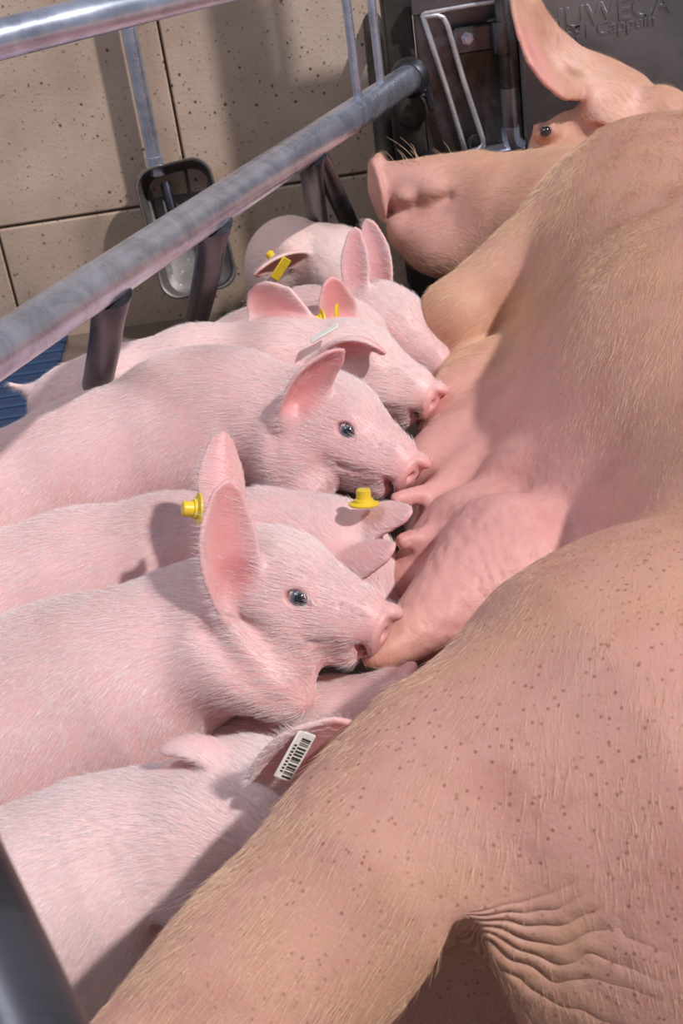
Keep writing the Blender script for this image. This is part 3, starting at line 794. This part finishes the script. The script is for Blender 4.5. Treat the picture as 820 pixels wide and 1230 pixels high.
# ---- F: dark one under C's chin
S = Sdf()
O = PD(400, 885, 1.10); nose = PD(468, 850, 1.07)
fx = nrm(nose-O); upv = CV(-.35, -.85, .3)
L, R, E = head(S, O, fx, upv, .95, eyes=False); head_flow(S, L, fx)
body(S, [(PD(380, 895, 1.11), .046), (PD(300, 935, 1.12), .056), (PD(200, 985, 1.13), .060), (PD(80, 1035, 1.12), .060)], .03)
legs(S, PD(200, 985, 1.13), .05)
finish(S, 'piglet', O*[1, 1, 0], 'shaded piglet squeezed low under the chin of the front profile piglet', 'piglet', GRP, (.72, .44, .42), .0024, 25000, .010, E)

# ---- P3: curled ear and large cupped ear, tail at the left
S = Sdf()
O = PD(425, 442, 1.47); nose = PD(512, 484, 1.44)
fx = nrm(nose-O); upv = CV(.42, -.87, .25)
L, R, E = head(S, O, fx, upv, 1.0, eyes=False); head_flow(S, L, fx)
body(S, [(PD(405, 442, 1.48), .046), (PD(340, 448, 1.50), .058), (PD(240, 465, 1.53), .066), (PD(150, 490, 1.54), .066), (PD(100, 500, 1.545), .060)], .03)
S.ell(PD(95, 480, 1.545), (.045, .04, .03), None, .03)
tail(S, PD(60, 463, 1.55), PD(40, 470, 1.55)-PD(60, 463, 1.55), PD(12, 462, 1.555)-PD(40, 470, 1.55))
add_ear(S, PD(388, 425, 1.435), PD(462, 424, 1.39), CV(.1, -1, .1)*.034, CV(.2, .9, .35), .021, .9, .7, th=.0028)
add_ear(S, PD(372, 412, 1.50), PD(299, 353, 1.50), CV(.3, -.9, 0)*.012, CV(.12, .55, .8), .033, .55, .45, th=.0028, st=.6,
        wid=([0, .3, .6, .85, .95, 1], [.55, .8, 1.0, .75, .42, .05]), asym=0)
legs(S, PD(330, 470, 1.50), .055); legs(S, PD(115, 505, 1.545), .06)
T, V, Q = finish(S, 'piglet', O*[1, 1, 0], 'piglet with tail showing at left, one big cupped ear and one curled ear', 'piglet', GRP, (.82, .57, .55), .0024, 55000, .010, E)
c = PD(389, 400, 1.41); ux = CV(.86, -.5, .1); un = CV(-.35, -.75, .45); un = nrm(un-ux*(un@ux)); vy = np.cross(un, ux)
g = MB(); g.box(c, [ux, vy, un], (.0165, .0065, .0011), .001); g.build('ear_tag', M_WHT, T)

# ---- P4: tagged cupped ear behind P3
S = Sdf()
O = PD(415, 408, 1.56); nose = PD(480, 470, 1.54)
fx = nrm(nose-O); upv = CV(.5, -.8, .2)
L, R, E = head(S, O, fx, upv, .92, eyes=False); head_flow(S, L, fx)
body(S, [(PD(400, 410, 1.56), .042), (PD(350, 425, 1.58), .050), (PD(250, 455, 1.60), .056), (PD(170, 480, 1.60), .056)], .03)
add_ear(S, PD(408, 398, 1.53), PD(397, 334, 1.50), CV(-.2, -.4, 0)*.003, CV(.25, .1, .95), .0235, .9, .6, th=.0026)
add_ear(S, PD(395, 385, 1.57), PD(343, 366, 1.57), CV(0, -1, 0)*.01, CV(.1, .9, .2), .016, .7, .6, th=.0025)
legs(S, PD(330, 440, 1.58), .045)
T, V, Q = finish(S, 'piglet', O*[1, 1, 0], 'mostly hidden piglet with a yellow stud tag in its cupped pink ear', 'piglet', GRP, PINK, .0024, 20000, .009, E)
button_tag(T, PD(388, 385, 1.495), CV(-1, .1, .3), .85)
button_tag(T, PD(403, 377, 1.485), CV(1, .05, .15), .8, stud=False)

# ---- P2: farthest in the row, erect ears, closed eye
S = Sdf()
O = PD(462, 392, 1.62); nose = PD(538, 458, 1.585)
fx = nrm(nose-O); upv = CV(.55, -.8, .75)
L, R, E = head(S, O, fx, upv, 1.06, eyes=False); head_flow(S, L, fx)
body(S, [(PD(438, 395, 1.64), .048), (PD(375, 408, 1.66), .060), (PD(312, 434, 1.68), .062), (PD(255, 452, 1.69), .056)], .03)
for y_ in (-1, 1):
    c = L(.032, .031*y_, .0055)
    S.ell(c, (.012, .008, .009), R, .006); S.cone(c-R[0]*.009+R[1]*.0075*y_, c+R[0]*.009+R[1]*.0085*y_-R[2]*.001, .0020, .0020, .003, True)
    S.paint.append((c+R[1]*.008*y_, .010, (.36, .16, .16), .8)); S.bare.append((c, .013, .8))
add_ear(S, PD(430, 352, 1.60), PD(427, 274, 1.60), CV(-.3, 0, 0)*.003, CV(-.3, .1, .9), .0175, .6, .4, th=.0026, st=.6)
add_ear(S, PD(458, 352, 1.655), PD(440, 264, 1.665), CV(1, -.3, 0)*.008, CV(-.3, .1, .9), .0190, .6, .4, th=.0026, st=.6)
legs(S, PD(375, 425, 1.66), .058); legs(S, PD(250, 445, 1.69), .055)
finish(S, 'piglet', O*[1, 1, 0], 'farthest suckling piglet with two narrow upright ears and nearly closed eye', 'piglet', GRP, PINK, .0022, 50000, .0105, E)

# ---- P1: behind the post
S = Sdf()
O = PD(400, 318, 1.86); nose = PD(430, 372, 1.82)
fx = nrm(nose-O); upv = CV(.2, -.5, .8)
L, R, E = head(S, O, fx, upv, 1.0, eyes=False); head_flow(S, L, fx)
body(S, [(PD(385, 315, 1.88), .045), (PD(352, 318, 1.91), .062), (PD(345, 328, 1.98), .064)], .03)
S.ell(PD(415, 300, 1.85), (.025, .02, .03), None, .02)
S.ell(PD(352, 300, 1.85), (.022, .02, .02), None, .02)
add_ear(S, PD(358, 306, 1.83), PD(306, 330, 1.79), CV(-.1, -1, .1)*.014, CV(.35, .9, .35), .021, .9, .6, th=.0025, st=.8)
legs(S, PD(345, 328, 1.93), .05)
T, V, Q = finish(S, 'piglet', O*[1, 1, 0], 'small round piglet by the wall behind the dark post, yellow tag in its ear', 'piglet', None, (.80, .58, .52), .0024, 22000, .008, E)
g = MB(); ux = CV(.55, -.8, .2); un = nrm(CV(.6, .3, .7)-ux*(CV(.6, .3, .7)@ux)); g.box(PD(337, 323, 1.775), [ux, np.cross(un, ux), un], (.0165, .0075, .0012), .001); g.build('ear_tag', M_YEL, T)
g = MB(); g.lathe(PD(326, 308, 1.80), CV(-.6, -.7, .3), [(.006, 0), (.006, .006), (.004, .008)], 16); g.build('ear_tag', M_YEL, T)
# ------------------------------------------------------------------ the sow
S = Sdf(); A = np.array
SK = (.60, .325, .25); UD = (.68, .34, .32); TAN = (.60, .36, .22)
# trunk
S.chain([(A([.56, 1.80, .21]), .13), (A([.47, 1.52, .225]), .205), (A([.42, 1.15, .215]), .215), (A([.40, .85, .20]), .195), (A([.40, .55, .18]), .17), (A([.40, .30, .17]), .16)], .08)
S.ell(PD(800, 272, 1.62), (.15, .20, .10), None, .06)        # shoulder mass
# belly down to the udder line
S.chain([(PD(715, 470, 1.52), .09), (PD(715, 580, 1.36), .09), (PD(710, 680, 1.22), .08)], .08)
for a, b, r0, r1 in (((660, 395, 1.66), (562, 443, 1.60), .060, .024), ((650, 440, 1.56), (532, 488, 1.47), .060, .024),
                     ((645, 500, 1.46), (507, 568, 1.36), .062, .027), ((635, 548, 1.37), (525, 593, 1.30), .060, .013),
                     ((625, 612, 1.27), (540, 640, 1.24), .060, .014), ((610, 690, 1.17), (464, 782, 1.09), .072, .015),
                     ((570, 660, 1.24), (508, 712, 1.22), .06, .042)):
    S.cone(PD(*a), PD(*b), r0, r1, .020)
S.chain([(PD(572, 470, 1.56), .05), (PD(556, 590, 1.40), .056), (PD(548, 690, 1.29), .052)], .04)
# teats
def teat(a, b, r):
    a, b = PD(*a), PD(*b); S.cone(a, b, r, r*.92, .012); d = nrm(b-a)
    for t in (.25, .5, .75):                                  # ring folds
        c = a+(b-a)*t; R_ = np.stack([d, nrm(np.cross(d, [0, 0, 1])), nrm(np.cross(d, np.cross(d, [0, 0, 1])))])
        S.ell(c, (.0016, r*1.14, r*1.14), R_, .003)
    S.ell(b+d*.002, r*.72, None, .003); S.ell(b+d*r*.95, r*.3, None, .004, True)
    S.paint.append((b, .025, (.80, .42, .40), .7))
teat((512, 592, 1.285), (477, 600, 1.27), .0084)
teat((522, 641, 1.205), (484, 650, 1.19), .0084)
S.cone(PD(470, 778, 1.09), PD(445, 788, 1.08), .012, .009, .012)
S.cone(PD(560, 442, 1.60), PD(545, 448, 1.60), .010, .008, .01)
S.cone(PD(530, 490, 1.50), PD(512, 500, 1.48), .010, .008, .01)
# flank dip in front of the ham
S.ell(PD(672, 588, 1.075), (.020, .03, .03), None, .05, True)
# ham and thigh
S.ell(PD(835, 930, .90), (.175, .19, .17), None, .05)
S.chain([(PD(705, 945, .86), .128), (PD(560, 1000, .84), .090), (PD(448, 1065, .81), .061), (PD(315, 1180, .79), .052), (PD(190, 1290, .77), .049)], .05)
# groin, lower leg and rump
S.ell(PD(800, 1085, .86), (.145, .13, .14), None, .03)
S.ell(PD(700, 1110, .83), (.085, .06, .085), None, .03)
WR = () and ((572, 1108, .745, 650, 1098, .737), (580, 1112, .748, 690, 1128, .737), (585, 1122, .752, 705, 1152, .735), (590, 1132, .757, 720, 1178, .735), (595, 1145, .76, 700, 1200, .738), (600, 1160, .765, 680, 1222, .743), (605, 1180, .775, 650, 1240, .755))
for a0, a1, a2, b0, b1, b2 in WR: S.cone(PD(a0, a1, a2), PD(b0, b1, b2), .0055, .0025, .010, True)
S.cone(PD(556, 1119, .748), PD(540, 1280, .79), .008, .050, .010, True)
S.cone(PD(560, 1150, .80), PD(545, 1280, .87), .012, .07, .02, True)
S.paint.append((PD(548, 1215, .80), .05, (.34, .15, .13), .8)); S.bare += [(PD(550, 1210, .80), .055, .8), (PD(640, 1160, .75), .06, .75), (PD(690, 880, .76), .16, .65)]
S.cone(PD(585, 1150, .93), PD(520, 1320, .93), .055, .06, .03)
# foreleg: upper arm to the bent knee
S.cone(PD(770, 250, 1.64), PD(553, 372, 1.60), .105, .040, .025)
S.ell(PD(548, 378, 1.60), .041, None, .02)
S.cone(PD(553, 385, 1.60), PD(640, 430, 1.66), .038, .03, .02)
# neck, jowl and head
S.chain([(PD(810, 265, 1.80), .11), (PD(695, 268, 1.86), .095), (PD(610, 264, 1.90), .082)], .035)
HX = 1.93
O = PD(640, 238, HX)
S.cone(PD(690, 243, HX), PD(530, 240, HX-.0), .080, .049, .04)
S.cone(PD(560, 232, HX), PD(472, 224, HX), .056, .036, .03)   # upper snout
S.cone(PD(600, 290, HX-.01), PD(486, 276, HX-.01), .060, .027, .014)   # jaw
S.ell(PD(545, 298, HX-.02), (.065, .05, .040), None, .04)
dn = CV(-.97, .22, .1); R_ = np.stack([dn, nrm(np.cross(dn, CF)), nrm(np.cross(dn, np.cross(dn, CF)))])
S.ell(PD(453, 229, HX-.005), (.009, .046, .040), np.stack([dn, CV(.22, .97, 0), nrm(np.cross(dn, CV(.22, .97, 0)))]), .008)
S.ell(PD(456, 201, HX-.01), (.010, .012, .022), None, .006)
S.cone(PD(446, 266, HX-.032), PD(500, 246, HX-.046), .004, .005, .012, True)   # mouth
S.cone(PD(500, 246, HX-.046), PD(540, 236, HX-.058), .005, .003, .012, True)
S.ell(PD(522, 227, HX-.045), (.020, .014, .012), None, .014)           # lip fold
S.ell(PD(486, 236, HX-.036), (.014, .012, .010), None, .012)
# brow, eye and ear
S.ell(PD(664, 170, HX+.0), (.035, .02, .022), None, .02)
S.ell(PD(655, 160, HX-.030), (.020, .014, .013), None, .008)
S.cone(PD(648, 161, HX-.045), PD(661, 156, HX-.047), .0042, .0042, .003, True)
S.cone(PD(642, 152, HX-.034), PD(664, 147, HX-.038), .0035, .0045, .004)
S.paint.append((PD(655, 158, HX-.04), .014, (.25, .11, .08), .8)); S.bare.append((PD(655, 158, HX-.04), .02, .9))
SE = [(PD(655, 158, HX-.0385), CV(-.1, -.2, 1), CR, CU)]
S.cone(PD(690, 170, HX+.02), PD(790, 150, HX), .045, .055, .03)
S.cone(PD(705, 138, HX-.02), PD(740, 128, HX-.02), .018, .020, .015)
S.cone(PD(722, 116, HX-.03), PD(745, 118, HX-.03), .012, .018, .012)
def sow_ear():
    # rows across the ear from root to tip: (front edge, middle, back edge)
    rows = [((700, 138, 1.90), (752, 150, 1.87), (800, 140, 1.92)),
            ((702, 118, 1.88), (740, 105, 1.90), (797, 118, 1.95)),
            ((676, 118, 1.84), (705, 92, 1.91), (772, 92, 1.97)),
            ((652, 98, 1.82), (680, 78, 1.92), (738, 74, 1.98)),
            ((635, 74, 1.81), (664, 58, 1.92), (700, 60, 1.97)),
            ((624, 45, 1.82), (654, 36, 1.90), (672, 38, 1.94)),
            ((616, 15, 1.83), (643, 10, 1.88), (652, 12, 1.90)),
            ((614, -15, 1.84), (632, -20, 1.87), (640, -16, 1.88)),
            ((622, -40, 1.86), (626, -42, 1.86), (630, -40, 1.87))]
    V = []; nv = 14
    G = [[PD(*p) for p in r] for r in rows]
    n = 26
    for i in range(n):
        t = i/(n-1)*(len(G)-1); a = int(min(t, len(G)-2)); f_ = t-a
        f2 = f_*f_*(3-2*f_)*.3+f_*.7
        P = [G[a][k]*(1-f2)+G[a+1][k]*f2 for k in range(3)]
        for j in range(nv+1):
            s = j/nv; V.append((1-s)**2*P[0]+2*s*(1-s)*(2*P[1]-.5*(P[0]+P[2]))+s*s*P[2])
    F = [(i*(nv+1)+j, i*(nv+1)+j+1, (i+1)*(nv+1)+j+1, (i+1)*(nv+1)+j) for i in range(n-1) for j in range(nv)]
    return V, F
for a_, b_ in zip(((642, 2, 1.868), (655, 40, 1.888), (665, 68, 1.900), (692, 92, 1.893)), ((655, 40, 1.888), (665, 68, 1.900), (692, 92, 1.893), (702, 112, 1.880))): S.cone(PD(*a_), PD(*b_), .0052, .0060, .006)
S.bare += [(PD(452, 228, 1.9), .05, .9), (PD(500, 250, 1.87), .06, .6), (PD(640, 60, 1.82), .07, .8), (PD(480, 625, 1.25), .04, .9)]
V_, F_ = sow_ear(); S.sheet(V_, F_, [.0042]*len(V_), .012)
S.paint += [(PD(560, 560, 1.3), (.16, .30, .2), UD, .75), (PD(620, 650, 1.05), (.12, .2, .15), UD, .8), (PD(470, 230, 1.9), (.10, .1, .1), (.72, .40, .36), .8),
            (PD(640, 70, 1.82), .06, (.74, .34, .32), .9), (PD(740, 110, 1.88), .06, (.80, .50, .46), .9), (PD(690, 70, 1.92), .06, (.80, .52, .48), .8), (PD(545, 300, 1.87), .08, (.68, .36, .33), .6),
            (PD(620, 1160, .75), .10, (.44, .245, .20), .8), (PD(620, 920, .72), (.25, .2, .2), (.56, .295, .25), .75),  # pinker ham and groin folds, also painted darker for the falloff of light
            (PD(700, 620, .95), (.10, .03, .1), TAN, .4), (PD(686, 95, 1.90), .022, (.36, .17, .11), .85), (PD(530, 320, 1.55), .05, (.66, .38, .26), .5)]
ham_c = PD(680, 850, .75)
def ex(V):
    pore = np.clip(1.25-np.linalg.norm((V-ham_c)/[.28, .28, .3], axis=1), 0, .5)*2
    w = np.clip(1.2-np.linalg.norm((V-PD(690, 1140, .74))/[.12, .10, .1], axis=1), 0, 1)
    u = np.clip(1.1-np.linalg.norm((V-PD(560, 640, 1.1))/[.14, .22, .2], axis=1), 0, 1)*.9
    q = V-PD(548, 1108, .75); e1 = CR; e2 = nrm(CU*-.8-CF*.6)
    fa = np.arctan2(q@e2, q@e1); rr = np.linalg.norm(q, axis=1)
    fm = .85*np.clip((rr-.006)/.012, 0, 1)*np.clip(1.3-rr/.10, 0, 1)*np.clip((.95-np.abs(fa-.62))/.4, 0, 1)
    w = w*.4
    coat = np.clip(np.linalg.norm((V-PD(545, 620, 1.2))/[.16, .28, .25], axis=1)-.7, 0, 1)
    return {'Pore': pore, 'Wrinkle': np.maximum(w, u), 'Coat': coat, 'FanA': fa, 'FanM': fm}
tailw = A([.12, -1, -.25])
for p, d in (((800, 250, 1.5), tailw), ((700, 400, 1.3), tailw+A([-.3, 0, -.2])), ((620, 520, 1.2), A([-.5, -.8, -.5])), ((760, 600, 1.0), tailw), ((700, 800, .8), A([-.2, -1, -.6])),
             ((500, 950, .8), A([-.5, -.7, -.6])), ((350, 1080, .78), A([-.8, -.5, -.5])), ((780, 1050, .75), A([0, -1, -.8])), ((620, 300, 1.6), A([-.8, -.35, -.5])), ((540, 370, 1.58), A([-.9, -.2, -.4])),
             ((620, 230, 1.85), A([1, -.2, 0])), ((500, 230, 1.88), A([1, 0, .1])), ((560, 290, 1.85), A([.8, 0, -.6])), ((650, 60, 1.85), A([-.4, 0, 1]))):
    S.flow.append((PD(*p), A(d, float)))
uc = PD(545, 620, 1.2)
def sden(P):
    d = np.linalg.norm((P-uc)/[.16, .30, .25], axis=1); return np.clip(d-.55, .06, 1)
def slen(P): return np.clip(.45+.6*np.linalg.norm((P-uc)/[.16, .30, .25], axis=1), .4, 1.1)
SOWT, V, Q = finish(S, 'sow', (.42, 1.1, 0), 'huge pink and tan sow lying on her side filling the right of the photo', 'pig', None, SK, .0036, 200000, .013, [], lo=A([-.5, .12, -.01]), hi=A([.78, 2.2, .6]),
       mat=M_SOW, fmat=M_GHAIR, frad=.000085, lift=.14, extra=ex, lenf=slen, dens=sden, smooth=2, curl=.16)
for e in SE: eyeball(SOWT, *e, r=.0085, dark=True)

# long whiskers over the snout
nW = 16; pts = np.zeros((nW, 6, 3))
for i in range(nW):
    a = PD(rng.uniform(470, 545), rng.uniform(200, 212), 1.90); d = CV(rng.uniform(-.55, .1), -1, rng.uniform(-.2, .3)); b = CV(rng.uniform(-1, .2), .3, 0)
    ln = rng.uniform(.03, .06)
    for j in range(6): t = j/5; pts[i, j] = a+d*ln*t+b*ln*.45*t*t
cv = bpy.data.hair_curves.new('whiskers'); cv.add_curves([6]*nW)
cv.attributes['position'].data.foreach_set('vector', pts.astype(f32).ravel())
r_ = cv.attributes.get('radius') or cv.attributes.new('radius', 'FLOAT', 'POINT'); r_.data.foreach_set('value', np.tile(np.linspace(.00035, .0001, 6), nW).astype(f32))
cv.materials.append(M_GHAIR); o = bpy.data.objects.new('whiskers', cv); SC.collection.objects.link(o); put(o, SOWT); o['kind'] = 'stuff'
